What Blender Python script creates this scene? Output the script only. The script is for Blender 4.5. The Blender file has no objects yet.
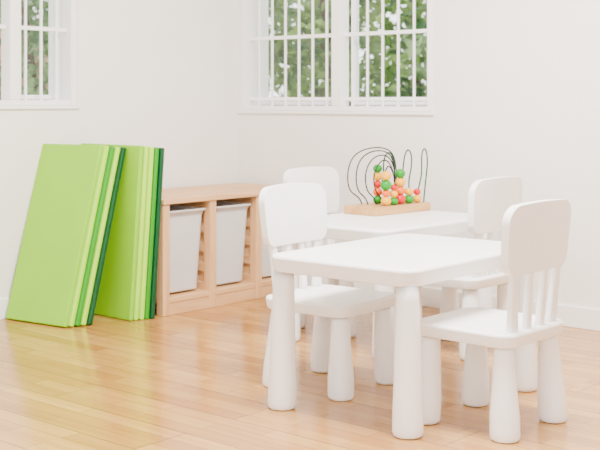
import bpy, bmesh, math, random
from mathutils import Vector, Matrix
random.seed(7)
S=bpy.context.scene
COL=S.collection

# ---------------- materials ----------------
def newmat(name):
    m=bpy.data.materials.new(name); m.use_nodes=True
    nt=m.node_tree; b=nt.nodes.get('Principled BSDF')
    return m,nt,b
def mat(name,col,rough=.5,noise=0.0,scale=20,bump=0.0,spec=.5,trans=0):
    m,nt,b=newmat(name)
    b.inputs['Roughness'].default_value=rough
    b.inputs['Specular IOR Level'].default_value=spec
    n=nt.nodes.new('ShaderNodeTexNoise'); n.inputs['Scale'].default_value=scale; n.inputs['Detail'].default_value=4
    tc=nt.nodes.new('ShaderNodeTexCoord'); nt.links.new(tc.outputs['Object'],n.inputs['Vector'])
    r=nt.nodes.new('ShaderNodeValToRGB')
    c=Vector(col)
    r.color_ramp.elements[0].position=.3; r.color_ramp.elements[1].position=.7
    r.color_ramp.elements[0].color=(*(c*(1-noise)),1); r.color_ramp.elements[1].color=(*[min(1,x) for x in c*(1+noise)],1)
    nt.links.new(n.outputs['Fac'],r.inputs['Fac']); nt.links.new(r.outputs['Color'],b.inputs['Base Color'])
    if bump>0:
        bp=nt.nodes.new('ShaderNodeBump'); bp.inputs['Strength'].default_value=bump; bp.inputs['Distance'].default_value=.002
        nt.links.new(n.outputs['Fac'],bp.inputs['Height']); nt.links.new(bp.outputs['Normal'],b.inputs['Normal'])
    if trans>0:
        b.inputs['Transmission Weight'].default_value=0
        t=nt.nodes.new('ShaderNodeBsdfTranslucent'); t.inputs['Color'].default_value=(*col,1)
        ms=nt.nodes.new('ShaderNodeMixShader'); ms.inputs['Fac'].default_value=trans
        nt.links.new(b.outputs[0],ms.inputs[1]); nt.links.new(t.outputs[0],ms.inputs[2])
        nt.links.new(ms.outputs[0],nt.nodes['Material Output'].inputs['Surface'])
    return m
M_wall=mat('wall_paint',(.87,.835,.80),.9,.012,3,.05,.2)
M_ceil=mat('ceiling_paint',(.9,.89,.87),.9,.01,3)
M_trim=mat('trim_paint',(.90,.89,.88),.45,.01,5)
M_plastic=mat('white_plastic',(.93,.925,.92),.34,.006,6,0,.4)
M_metal=mat('white_bar_paint',(.92,.93,.94),.4,.01,6)
M_bin=mat('frosted_bin_plastic',(.90,.88,.875),.3,.02,8,0,.5,.4)
M_lime=mat('lime_vinyl',(.24,.57,.002),.45,.03,5,.05,.35)
M_lime2=mat('light_lime_vinyl',(.42,.78,.02),.45,.03,5,.05,.35)
M_green=mat('mid_green_vinyl',(.03,.28,.006),.45,.03,5,0,.35)
M_dkgreen=mat('dark_green_vinyl',(.001,.065,.017),.45,.03,5,0,.3)
M_black=mat('black_wire',(.006,.006,.007),.4,.02,20,0,.3)
M_gwire=mat('green_wire',(.001,.075,.03),.4,.02,20,0,.3)
M_red=mat('red_bead',(.60,.002,.002),.35,.02,20,0,.35)
M_yel=mat('yellow_bead',(.82,.38,.0),.35,.02,20,0,.35)
M_grn=mat('green_bead',(.005,.25,.008),.35,.02,20,0,.35)
M_or=mat('orange_bead',(.80,.11,.001),.35,.02,20,0,.35)
M_trunk=mat('bark',(.08,.06,.04),.9,.3,8,.3)
M_ground=mat('grass',(.14,.25,.07),.95,.3,4)
M_house=mat('house_plaster',(.52,.27,.21),.9,.1,3)
M_roof=mat('house_roof',(.35,.14,.1),.9,.2,6)

def wood(name,c1,c2,axis='X'):
    m,nt,b=newmat(name); b.inputs['Roughness'].default_value=.5
    tc=nt.nodes.new('ShaderNodeTexCoord'); mp=nt.nodes.new('ShaderNodeMapping')
    mp.inputs['Scale'].default_value={'X':(2,30,30),'Y':(30,2,30),'Z':(30,30,2)}[axis]
    n=nt.nodes.new('ShaderNodeTexNoise'); n.inputs['Scale'].default_value=1.2; n.inputs['Detail'].default_value=6; n.inputs['Distortion'].default_value=.6
    r=nt.nodes.new('ShaderNodeValToRGB'); r.color_ramp.elements[0].position=.3; r.color_ramp.elements[1].position=.7
    r.color_ramp.elements[0].color=(*c1,1); r.color_ramp.elements[1].color=(*c2,1)
    nt.links.new(tc.outputs['Object'],mp.inputs['Vector']); nt.links.new(mp.outputs['Vector'],n.inputs['Vector'])
    nt.links.new(n.outputs['Fac'],r.inputs['Fac']); nt.links.new(r.outputs['Color'],b.inputs['Base Color'])
    return m
PC1,PC2=(.58,.31,.13),(.74,.45,.22)
M_pineY=wood('pine_y',PC1,PC2,'Y'); M_pineZ=wood('pine_z',PC1,PC2,'Z'); M_pineX=wood('pine_x',PC1,PC2,'X')
M_toywood=wood('toy_wood',(.48,.24,.08),(.62,.35,.13),'Y')

PLANK_ROT=0.0
def floor_mat():
    m,nt,b=newmat('laminate_floor'); L=nt.links.new
    tc=nt.nodes.new('ShaderNodeTexCoord'); mp=nt.nodes.new('ShaderNodeMapping')
    mp.inputs['Rotation'].default_value=(0,0,PLANK_ROT)
    L(tc.outputs['Object'],mp.inputs['Vector'])
    def brick(bw,rh,c1,c2,mo,ms,off):
        br=nt.nodes.new('ShaderNodeTexBrick'); br.offset=off; br.offset_frequency=2; br.squash=1
        br.inputs['Scale'].default_value=1
        br.inputs['Brick Width'].default_value=bw; br.inputs['Row Height'].default_value=rh
        br.inputs['Mortar Size'].default_value=ms; br.inputs['Mortar Smooth'].default_value=.2; br.inputs['Bias'].default_value=0
        br.inputs['Color1'].default_value=(*c1,1); br.inputs['Color2'].default_value=(*c2,1); br.inputs['Mortar'].default_value=(*mo,1)
        L(mp.outputs['Vector'],br.inputs['Vector']); return br
    br=brick(.41,.065,(.44,.205,.048),(.62,.345,.10),(.30,.13,.03),.0014,.43)
    bd=brick(1.25,.195,(1,1,1),(.92,.90,.88),(.46,.36,.27),.0022,.5)
    mp2=nt.nodes.new('ShaderNodeMapping'); mp2.inputs['Scale'].default_value=(2.5,34,1)
    L(mp.outputs['Vector'],mp2.inputs['Vector'])
    n=nt.nodes.new('ShaderNodeTexNoise'); n.inputs['Scale'].default_value=1.0; n.inputs['Detail'].default_value=7; n.inputs['Distortion'].default_value=.5
    L(mp2.outputs['Vector'],n.inputs['Vector'])
    r=nt.nodes.new('ShaderNodeValToRGB'); r.color_ramp.elements[0].position=.3; r.color_ramp.elements[1].position=.75
    r.color_ramp.elements[0].color=(.76,.70,.60,1); r.color_ramp.elements[1].color=(1.0,1.0,1.0,1)
    L(n.outputs['Fac'],r.inputs['Fac'])
    def mul(a,c):
        mx=nt.nodes.new('ShaderNodeMixRGB'); mx.blend_type='MULTIPLY'; mx.inputs['Fac'].default_value=1
        L(a,mx.inputs['Color1']); L(c,mx.inputs['Color2']); return mx.outputs['Color']
    L(mul(mul(br.outputs['Color'],r.outputs['Color']),bd.outputs['Color']),b.inputs['Base Color'])
    b.inputs['Roughness'].default_value=.17; b.inputs['Specular IOR Level'].default_value=.5
    return m
M_floor=floor_mat()

def leaf_mat(name,c1,c2):
    m,nt,b=newmat(name); L=nt.links.new
    n=nt.nodes.new('ShaderNodeTexNoise'); n.inputs['Scale'].default_value=2.6; n.inputs['Detail'].default_value=5
    tc=nt.nodes.new('ShaderNodeTexCoord'); L(tc.outputs['Object'],n.inputs['Vector'])
    r=nt.nodes.new('ShaderNodeValToRGB'); r.color_ramp.elements[0].position=.4; r.color_ramp.elements[1].position=.6
    r.color_ramp.elements[0].color=(*c1,1); r.color_ramp.elements[1].color=(*c2,1)
    L(n.outputs['Fac'],r.inputs['Fac']); L(r.outputs['Color'],b.inputs['Base Color'])
    b.inputs['Roughness'].default_value=.6
    t=nt.nodes.new('ShaderNodeBsdfTranslucent'); L(r.outputs['Color'],t.inputs['Color'])
    ms=nt.nodes.new('ShaderNodeMixShader'); ms.inputs['Fac'].default_value=.45
    L(b.outputs[0],ms.inputs[1]); L(t.outputs[0],ms.inputs[2])
    L(ms.outputs[0],nt.nodes['Material Output'].inputs['Surface'])
    return m
M_leaf=leaf_mat('leaves',(.02,.085,.015),(.24,.38,.08))
M_leaf2=leaf_mat('leaves_pale',(.06,.17,.06),(.42,.56,.26))
def glass_mat():
    m,nt,b=newmat('window_glass'); L=nt.links.new
    t=nt.nodes.new('ShaderNodeBsdfTransparent'); t.inputs['Color'].default_value=(.97,.99,.99,1)
    g=nt.nodes.new('ShaderNodeBsdfGlossy'); g.inputs['Roughness'].default_value=.05
    n=nt.nodes.new('ShaderNodeFresnel'); n.inputs['IOR'].default_value=1.3
    ms=nt.nodes.new('ShaderNodeMixShader'); L(n.outputs[0],ms.inputs['Fac']); L(t.outputs[0],ms.inputs[1]); L(g.outputs[0],ms.inputs[2])
    L(ms.outputs[0],nt.nodes['Material Output'].inputs['Surface']); return m
M_glass=glass_mat()

# ---------------- mesh helpers ----------------
def add_obj(name,me,parent=None,m=None,smooth=False,loc=None):
    o=bpy.data.objects.new(name,me); COL.objects.link(o)
    if m:
        for x in (m if isinstance(m,(list,tuple)) else [m]): me.materials.append(x)
    if smooth:
        for p in me.polygons: p.use_smooth=True
    if parent: o.parent=parent
    if loc: o.location=loc
    return o
def wn(o):
    w=o.modifiers.new('wn','WEIGHTED_NORMAL'); w.keep_sharp=False; w.weight=80
def bev(o,w,seg=3,ang=35):
    b=o.modifiers.new('bev','BEVEL'); b.width=w; b.segments=seg; b.limit_method='ANGLE'; b.angle_limit=math.radians(ang)
    for p in o.data.polygons: p.use_smooth=True
    wn(o)
def empty(name,loc=(0,0,0),rz=0):
    e=bpy.data.objects.new(name,None); COL.objects.link(e); e.empty_display_size=.1
    e.location=loc; e.rotation_euler=(0,0,rz); return e
def bm_box(bm,x0,x1,y0,y1,z0,z1,mi=0):
    v=[bm.verts.new(p) for p in [(x0,y0,z0),(x1,y0,z0),(x1,y1,z0),(x0,y1,z0),(x0,y0,z1),(x1,y0,z1),(x1,y1,z1),(x0,y1,z1)]]
    for f in [(3,2,1,0),(4,5,6,7),(0,1,5,4),(1,2,6,5),(2,3,7,6),(3,0,4,7)]:
        fc=bm.faces.new([v[i] for i in f]); fc.material_index=mi
def boxes(name,lst,m,parent=None,bw=0,mi=None):
    bm=bmesh.new()
    for b in lst: bm_box(bm,*b)
    me=bpy.data.meshes.new(name); bm.to_mesh(me); bm.free()
    o=add_obj(name,me,parent,m)
    if bw: bev(o,bw,2)
    return o
def rrect(w,d,r,n=8):
    pts=[]
    for cx,cy,a0 in [(w/2-r,d/2-r,0),(-w/2+r,d/2-r,90),(-w/2+r,-d/2+r,180),(w/2-r,-d/2+r,270)]:
        for i in range(n+1):
            a=math.radians(a0+90*i/n); pts.append((cx+r*math.cos(a),cy+r*math.sin(a)))
    return pts
def loft(name,rings,m,parent=None,cap0=True,cap1=True):
    bm=bmesh.new(); R=[[bm.verts.new(p) for p in r] for r in rings]; n=len(R[0])
    for a,b in zip(R,R[1:]):
        for i in range(n): bm.faces.new((a[i],a[(i+1)%n],b[(i+1)%n],b[i]))
    if cap0: bm.faces.new(list(reversed(R[0])))
    if cap1: bm.faces.new(R[-1])
    bmesh.ops.recalc_face_normals(bm,faces=bm.faces)
    me=bpy.data.meshes.new(name); bm.to_mesh(me); bm.free()
    o=add_obj(name,me,parent,m,True); wn(o); return o
def slab(name,w,d,r,z0,z1,m,parent,taper=0.006,eb=.010,n=8):
    rings=[]
    def ring(ins,z): return [(x,y,z) for x,y in rrect(w-2*ins,d-2*ins,max(r-ins,.003),n)]
    rings.append(ring(taper+.004,z0)); rings.append(ring(taper,z0+.003))
    for k in range(5):
        a=math.pi/2*k/4; rings.append(ring(eb*(1-math.cos(a)), z1-eb+eb*math.sin(a)))
    rings.append(ring(eb+.004,z1))
    return loft(name,rings,m,parent)
def leg(name,parent,xt,yt,xb,yb,h,rb,rt,m):
    prof=[(rb*.80,0),(rb*.93,.004),(rb,.013),(rb*1.0,.03),(rb*.985,.07)]
    for k in range(1,9):
        t=k/8; s=t**0.9; prof.append((rb*.985+(rt-rb*.985)*s,.07+(h-.07)*t))
    rings=[]
    for r,z in prof:
        t=z/h; cx=xb+(xt-xb)*t; cy=yb+(yt-yb)*t
        rings.append([(cx+r*math.cos(2*math.pi*i/36),cy+r*math.sin(2*math.pi*i/36),z) for i in range(36)])
    return loft(name,rings,m,parent)

# ---------------- chair / table ----------------
def chair(loc,rz):
    """local: faces +x, backrest on -x"""
    e=empty('childrens_chair',(loc[0],loc[1],0),rz)
    slab('seat',.35,.345,.055,.262,.303,M_plastic,e)
    k=0
    for sx in (-1,1):
        for sy in (-1,1):
            k+=1; leg(f'leg_{k}',e,sx*.125,sy*.122,sx*.137,sy*.134,.268,.043,.027,M_plastic)
    tilt=math.tan(math.radians(5))
    def pos(s,z,off):
        return (-.148-(z-.30)*tilt+ .42*s*s +off, s, z)
    def plate(name,zb,zt,wb,wt,rb,rt,th,crown):
        NC=40; bm=bmesh.new(); F=[];B=[]
        NR=8; W=wt
        for i in range(NC+1):
            u=-math.cos(math.pi*i/NC)
            top=zt-crown*u*u; bot=zb
            s=u*W/2; dx=W/2-abs(s)
            if dx<rt: top-=rt-math.sqrt(max(0,rt*rt-(rt-dx)**2))
            if dx<rb: bot+=rb-math.sqrt(max(0,rb*rb-(rb-dx)**2))
            f=[];b=[]
            for j in range(NR+1):
                z=bot+(top-bot)*j/NR
                q=(z-zb)/(zt-zb); ss=s*(wb+(wt-wb)*max(0,min(1,q))**.8)/wt
                f.append(bm.verts.new(pos(ss,z,th/2))); b.append(bm.verts.new(pos(ss,z,-th/2)))
            F.append(f);B.append(b)
        for i in range(NC):
            for j in range(NR):
                bm.faces.new((F[i][j],F[i+1][j],F[i+1][j+1],F[i][j+1]))
                bm.faces.new((B[i][j],B[i][j+1],B[i+1][j+1],B[i+1][j]))
            bm.faces.new((F[i][0],B[i][0],B[i+1][0],F[i+1][0]))
            bm.faces.new((F[i][NR],F[i+1][NR],B[i+1][NR],B[i][NR]))
        for i in (0,NC):
            for j in range(NR):
                bm.faces.new((F[i][j],F[i][j+1],B[i][j+1],B[i][j]) )
        bmesh.ops.recalc_face_normals(bm,faces=bm.faces)
        me=bpy.data.meshes.new(name); bm.to_mesh(me); bm.free()
        o=add_obj(name,me,e,M_plastic,True); bev(o,.008,3,50); return o
    plate('backrest',.466,.670,.322,.352,.036,.05,.026,.010)
    for k,(y0,y1,w0,w1) in enumerate([(-.105,-.125,.040,.030),(-.036,-.042,.028,.022),(.036,.042,.028,.022),(.105,.125,.040,.030)]):
        rings=[]
        for j in range(9):
            t=j/8; z=.292+(.49-.292)*t
            yc=y0+(y1-y0)*t; w=w0+(w1-w0)*min(1,t*1.2); th=.022-.005*t
            c=pos(yc,z,0)
            rings.append([(c[0]+px,yc+py,z) for px,py in rrect(th,w,.006,3)])
        loft(f'slat_{k+1}',rings,M_plastic,e)
    return e
def table(loc,rz):
    """long side along local y"""
    e=empty('childrens_table',(loc[0],loc[1],0),rz)
    slab('tabletop',.55,.77,.06,.428,.48,M_plastic,e,.008,.012,10)
    k=0
    for sx in (-1,1):
        for sy in (-1,1):
            k+=1; leg(f'leg_{k}',e,sx*.232,sy*.338,sx*.236,sy*.342,.432,.045,.032,M_plastic)
    return e
D=math.radians
table((2.126,-1.409),D(1.5))
table((1.49,-.655),D(0))
chair((1.825,-1.425),D(3))
chair((2.467,-1.462),D(180-1))
chair((1.232,-.64),D(0))
chair((1.845,-.67),D(180))

# ---------------- storage shelf (against left wall) ----------------
def shelf():
    e=empty('toy_storage_shelf',(0,0,0))
    X0,X1=.03,.50; Y0,Y1=-.985,-.04; H=.52
    boxes('top_board',[(X0,X1+.008,Y0-.004,Y1+.004,H-.024,H)],M_pineY,e,.003)
    cols=[Y0,Y0+.3117,Y0+.6233,Y1]
    posts=[];panels=[];rails=[]
    for i,y in enumerate(cols):
        a=y if i==0 else (y-.04 if i==3 else y-.02); b=a+.04
        posts+= [(X1-.045,X1,a,b,0,H-.024),(X0,X0+.045,a,b,0,H-.024)]
        panels.append((X0+.045,X1-.045,a+.014,b-.014,.06,H-.03))
        for z in [.075,.165,.255,.345,.435]:
            rails.append((X0+.045,X1-.004,a+.003,b-.003,z,z+.04))
    boxes('posts',posts,M_pineZ,e,.003)
    boxes('side_panels',panels,M_pineX,e)
    boxes('runner_rails',rails,M_pineX,e,.002)
    boxes('bottom_board',[(X0+.004,X1-.004,Y0+.005,Y1-.005,.055,.078)],M_pineY,e,.002)
    boxes('bottom_rail',[(X1-.03,X1-.006,Y0+.04,Y1-.04,.0,.054)],M_pineY,e,.002)
    boxes('back_panel',[(X0+.002,X0+.01,Y0+.04,Y1-.04,.08,H-.03)],M_pineY,e)
    for i in range(3):
        yc=(cols[i]+cols[i+1])/2
        if i==0: yc+=.008
        if i==2: yc-=.008
        xc=(X0+X1)/2+.012
        w,d=.240,.40
        rings=[]
        def ring(wx,wy,z,r=.03): return [(xc+x,yc+y,z) for x,y in rrect(wx,wy,r,6)]
        zb,zt=.088,.462
        rings=[ring(d*.84,w*.84,zb,.02),ring(d*.87,w*.87,zb+.006)]
        rings+=[ring(d*.97,w*.98,zt-.03),ring(d*.985,w*.99,zt-.028),ring(d*1.0,w*1.0,zt-.012),
                ring(d*1.06,w*1.06,zt-.010),ring(d*1.06,w*1.06,zt-.002),ring(d*1.05,w*1.05,zt),
                ring(d*.97,w*.97,zt),ring(d*.955,w*.955,zt-.01),ring(d*.82,w*.82,zb+.012)]
        loft(f'bin_{i+1}',rings,M_bin,e)
shelf()

# ---------------- folded mats ----------------
def mats(fb,lean_d,v0,v1,rz,mlist,th,h,stag):
    e=empty('folded_gym_mat',(v0,fb,0.0),rz)
    lean=math.asin(lean_d/h)
    y=0
    for i,m in enumerate(mlist):
        w=v1-v0; bm=bmesh.new(); j=random.uniform(-.002,.002)+stag*i
        bm_box(bm,abs(j),w+j,0,th-.002,0,h-.003*i)
        me=bpy.data.meshes.new('panel'); bm.to_mesh(me); bm.free()
        me.transform(Matrix.Translation((0,y,0)))
        me.transform(Matrix.Rotation(-lean,4,'X'))
        zmin=min(v.co.z for v in me.vertices)
        me.transform(Matrix.Translation((0,0,-zmin)))
        o=add_obj(f'panel_{i+1}',me,e,m); bev(o,.006,3)
        y+=th
    return e
mats(-1.482,.222,.025,.385,D(8),[M_lime,M_lime2,M_green,M_lime2,M_dkgreen],.0245,.79,.0125)
mats(-1.150,.060,.05,.470,D(0),[M_lime,M_lime2,M_lime2,M_green,M_dkgreen],.023,.762,.009)

# ---------------- bead maze ----------------
def curve(name,pts,rad,m,parent):
    cu=bpy.data.curves.new(name,'CURVE'); cu.dimensions='3D'; cu.bevel_depth=rad; cu.bevel_resolution=3; cu.resolution_u=10
    sp=cu.splines.new('NURBS'); sp.points.add(len(pts)-1); sp.order_u=4; sp.use_endpoint_u=True
    for p,q in zip(sp.points,pts): p.co=(*q,1)
    cu.materials.append(m); o=bpy.data.objects.new(name,cu); COL.objects.link(o); o.parent=parent; return o
def bead(name,c,r,m,parent,sz=1):
    bm=bmesh.new(); bmesh.ops.create_uvsphere(bm,u_segments=20,v_segments=12,radius=r)
    me=bpy.data.meshes.new(name); bm.to_mesh(me); bm.free(); me.transform(Matrix.Diagonal((1,1,sz,1)))
    return add_obj(name,me,parent,m,True,c)
def toy():
    e=empty('bead_maze_toy',(1.49-.145,-.655+.195,.48),D(-3))
    bw,bl=.18,.37
    boxes('base',[(-bw/2,bw/2,-bl/2,bl/2,0.0,.036)],M_toywood,e,.005)
    z=.03
    for k,(x,a,b,zt,out) in enumerate([(-.06,-.10,.13,.25,-.18),(-.035,-.09,.09,.238,-.155),(-.005,-.07,.055,.22,-.13),(.02,-.055,.02,.20,-.105),(.045,-.035,.0,.175,-.08)]):
        pts=[(x,a,z),(x,a-.01,z+.04),(x,out,z+.05),(x,out-.02,z+.13),(x,out+.01,zt),(x,(out+b)/2-.02,zt+.03),(x,b-.03,zt+.02),(x,b+.005,zt-.06),(x,b,z+.06),(x,b,z)]
        curve(f'black_wire_{k+1}',pts,.0028,M_black,e)
    for k,(x,pts) in enumerate([(.03,[(.06,z),(.06,.15),(.07,.24),(.10,.275),(.13,.24),(.12,.17),(.10,.13),(.11,.07),(.12,z)]),
                    (-.05,[(.04,z),(.04,.12),(.02,.2),(.05,.255),(.09,.25),(.11,.18),(.15,.12),(.16,.07),(.155,z)]),
                    (.06,[(.12,z),(.13,.10),(.165,.15),(.15,.235),(.175,.285),(.205,.23),(.185,.13),(.175,.07),(.17,z)])]):
        curve(f'green_wire_{k+1}',[(x,p[0],p[1]) for p in pts],.0032,M_gwire,e)
    def stack(x,y,lst):
        zz=.036
        for r,m,s in lst:
            bead('bead',(x,y,zz+r*s),r,m,e,s); zz+=2*r*s*.95
    stack(.06,-.085,[(.022,M_yel,.9),(.018,M_or,.8),(.024,M_grn,.9),(.022,M_yel,.9)])
    stack(.06,-.035,[(.02,M_grn,.8),(.018,M_yel,.9),(.014,M_red,.9)])
    stack(.055,.015,[(.024,M_red,.9),(.022,M_or,.8),(.024,M_yel,.8),(.022,M_grn,.9)])
    stack(.06,.068,[(.023,M_grn,.8),(.020,M_yel,.8)])
    stack(-.02,-.045,[(.02,M_grn,.9),(.02,M_or,.9),(.018,M_red,.9),(.02,M_yel,.9),(.02,M_grn,.9)])
    stack(.06,.125,[(.019,M_yel,.9),(.016,M_red,.9)])
toy()

# ---------------- room shell ----------------
CH=2.75; T=.22; XR=6.6; YF=-6.8
boxes('floor',[(-T,XR,YF,T,-.1,0)],M_floor)
boxes('ceiling',[(-T,XR,YF,T,CH,CH+.1)],M_ceil)
WB=(.025,1.262,.905,2.25)
WL=(-2.35,-1.067,.935,2.25)
boxes('wall_back',[(0,WB[0],0,T,0,CH),(WB[1],XR,0,T,0,CH),(WB[0],WB[1],0,T,0,WB[2]),(WB[0],WB[1],0,T,WB[3],CH)],M_wall)
boxes('wall_left',[(-T,0,YF,WL[0],0,CH),(-T,0,WL[1],T,0,CH),(-T,0,WL[0],WL[1],0,WL[2]),(-T,0,WL[0],WL[1],WL[3],CH)],M_wall)
boxes('wall_right',[(XR,XR+.1,-3.2,T,0,CH)],M_wall)
bh=.09
boxes('baseboard_back',[(.0135,XR,-.013,-.0005,0.0,bh)],M_trim,None,.003)
boxes('baseboard_left',[(.0005,.013,YF,-.0,0.0,bh)],M_trim,None,.003)

def window(name,L,H0,H1,to_world,mulls,bars,hrails):
    e=empty(name); e.matrix_world=to_world
    fr=.035
    f=[(0,fr,.0,.07,H0,H1),(L-fr,L,.0,.07,H0,H1),(fr,L-fr,.0,.07,H0,H0+fr*.7),(fr,L-fr,.0,.07,H1-fr,H1)]
    for mm in mulls: f.append((mm-.03,mm+.03,.0,.07,H0+fr*.7,H1-fr))
    boxes('frame',f,M_trim,e,.004)
    edges=[fr]+sum([[mm-.03,mm+.03] for mm in mulls],[])+[L-fr]
    s=[];g=[]
    for a,b in zip(edges[::2],edges[1::2]):
        a+=.002;b-=.002; w=.022; z0=H0+fr*.7+.002; z1=H1-fr-.002
        s+=[(a,a+w,.085,.12,z0,z1),(b-w,b,.085,.12,z0,z1),(a+w,b-w,.085,.12,z0,z0+w),(a+w,b-w,.085,.12,z1-w,z1)]
        g.append((a+w,b-w,.10,.104,z0+w,z1-w))
    boxes('sash',s,M_trim,e,.003); boxes('glass',g,M_glass,e)
    bl=[]
    for x in bars: bl.append((x-.0055,x+.0055,.035,.046,H0+.02,H1-.02))
    for z in hrails: bl.append((fr,L-fr,.033,.049,z-.009,z+.009))
    boxes('security_bars',bl,M_metal,e,.002)
    return e
LB=WB[1]-WB[0]
window('window_1',LB,WB[2],WB[3],Matrix.Translation((WB[0],0,0)),[LB*.53],
       [.10+.093*i for i in range(6)]+[LB*.53+.075+.093*i for i in range(6)],[.965,1.285,1.62,1.95])
LL=WL[1]-WL[0]
m=Matrix(((0,-1,0,0),(1,0,0,WL[0]),(0,0,1,0),(0,0,0,1)))
window('window_2',LL,WL[2],WL[3],m,[LL*.5,LL-.34],[LL-.09-.085*i for i in range(14)],[1.285,1.62,1.95])
boxes('sill_trim_1',[(WB[0]-.012,WB[1]+.006,-.012,-.0005,WB[2]-.016,WB[2])],M_trim,None,.003)
boxes('sill_trim_2',[(.0005,.012,WL[0]-.01,WL[1]+.006,WL[2]-.016,WL[2])],M_trim,None,.003)

# ---------------- garden outside ----------------
boxes('garden_ground',[(-16,-T-.01,-8,18,-.3,-.12),(-T-.01,8,T+.01,18,-.3,-.12)],M_ground)
def tree(loc,h,r,n,m,leafsize):
    e=empty('garden_tree',(loc[0],loc[1],-.12))
    rings=[]
    for j in range(9):
        t=j/8; rr=.07*(1-.6*t); rings.append([(rr*math.cos(a*math.pi/5)+.08*math.sin(3*t),rr*math.sin(a*math.pi/5)+.05*math.sin(5*t),h*.85*t) for a in range(10)])
    loft('trunk',rings,M_trunk,e)
    V=[];F=[]
    blobs=[(random.uniform(-r,r)*.75,random.uniform(-r,r)*.75,random.uniform(.35,h),random.uniform(.3,.6)*r) for _ in range(20)]
    for i in range(n):
        bx,by,bz,br=random.choice(blobs)
        d=Vector((random.gauss(0,1),random.gauss(0,1),random.gauss(0,1))).normalized()*br*random.uniform(.6,1.05)
        c=Vector((bx,by,bz))+d
        if c.z<.05: continue
        a=Vector((random.gauss(0,1),random.gauss(0,1),random.gauss(0,1))).normalized()
        b=a.cross(Vector((random.gauss(0,1),random.gauss(0,1),random.gauss(0,1)))).normalized()
        s=leafsize*random.uniform(.6,1.3); k=len(V)
        V+=[c-a*s,c+b*s*.45,c+a*s,c-b*s*.45]; F.append((k,k+1,k+2,k+3))
    me=bpy.data.meshes.new('foliage'); me.from_pydata([tuple(v) for v in V],[],F)
    add_obj('foliage',me,e,m)
tree((-1.6,2.6),2.6,.9,3600,M_leaf,.065)
tree((-3.4,3.6),3.0,1.1,3400,M_leaf2,.075)
tree((-.2,3.5),3.0,1.0,3400,M_leaf2,.075)
tree((-3.4,1.1),2.2,.7,2200,M_leaf2,.065)
tree((-5.0,2.2),3.0,1.1,2800,M_leaf,.075)
tree((-2.6,5.2),3.4,1.3,3400,M_leaf,.085)
h=empty('neighbor_house',(-11,3.0,-.12))
boxes('walls',[(-2,2,-5,4,0,1.6)],M_house,h)
bm=bmesh.new()
vs=[bm.verts.new(p) for p in [(-2.3,-5.3,1.6),(2.3,-5.3,1.6),(2.3,4.3,1.6),(-2.3,4.3,1.6),(0,-5.3,2.3),(0,4.3,2.3)]]
for f in [(0,1,4),(1,2,5,4),(2,3,5),(3,0,4,5),(3,2,1,0)]: bm.faces.new([vs[i] for i in f])
me=bpy.data.meshes.new('roof'); bm.to_mesh(me); bm.free(); add_obj('roof',me,h,M_roof)

# ---------------- light ----------------
w=bpy.data.worlds.new('World'); S.world=w; w.use_nodes=True
bg=w.node_tree.nodes['Background']; bg.inputs['Color'].default_value=(1,.99,.975,1); bg.inputs['Strength'].default_value=4.5
def area(name,loc,target,size,size_y,power,col):
    l=bpy.data.lights.new(name,'AREA'); l.shape='RECTANGLE'; l.size=size; l.size_y=size_y; l.energy=power; l.color=col
    o=bpy.data.objects.new(name,l); COL.objects.link(o); o.location=loc
    o.rotation_euler=(Vector(target)-Vector(loc)).to_track_quat('-Z','Y').to_euler(); return o
area('overhead_fill',(2.5,-1.8,2.7),(2.5,-1.8,0),1.0,.6,290,(1,.975,.93))  # unseen area light added overhead to brighten the interior, no fixture there

# ---------------- camera ----------------
cd=bpy.data.cameras.new('camera'); cam=bpy.data.objects.new('camera',cd); COL.objects.link(cam)
cd.sensor_width=36; cd.lens=69; cd.shift_y=-125/600; cd.clip_end=100
cam.location=(4.294,-4.427,.96); cam.rotation_euler=(D(90),0,D(41))
cd.dof.use_dof=True; cd.dof.focus_distance=3.9; cd.dof.aperture_fstop=5.6
S.camera=cam
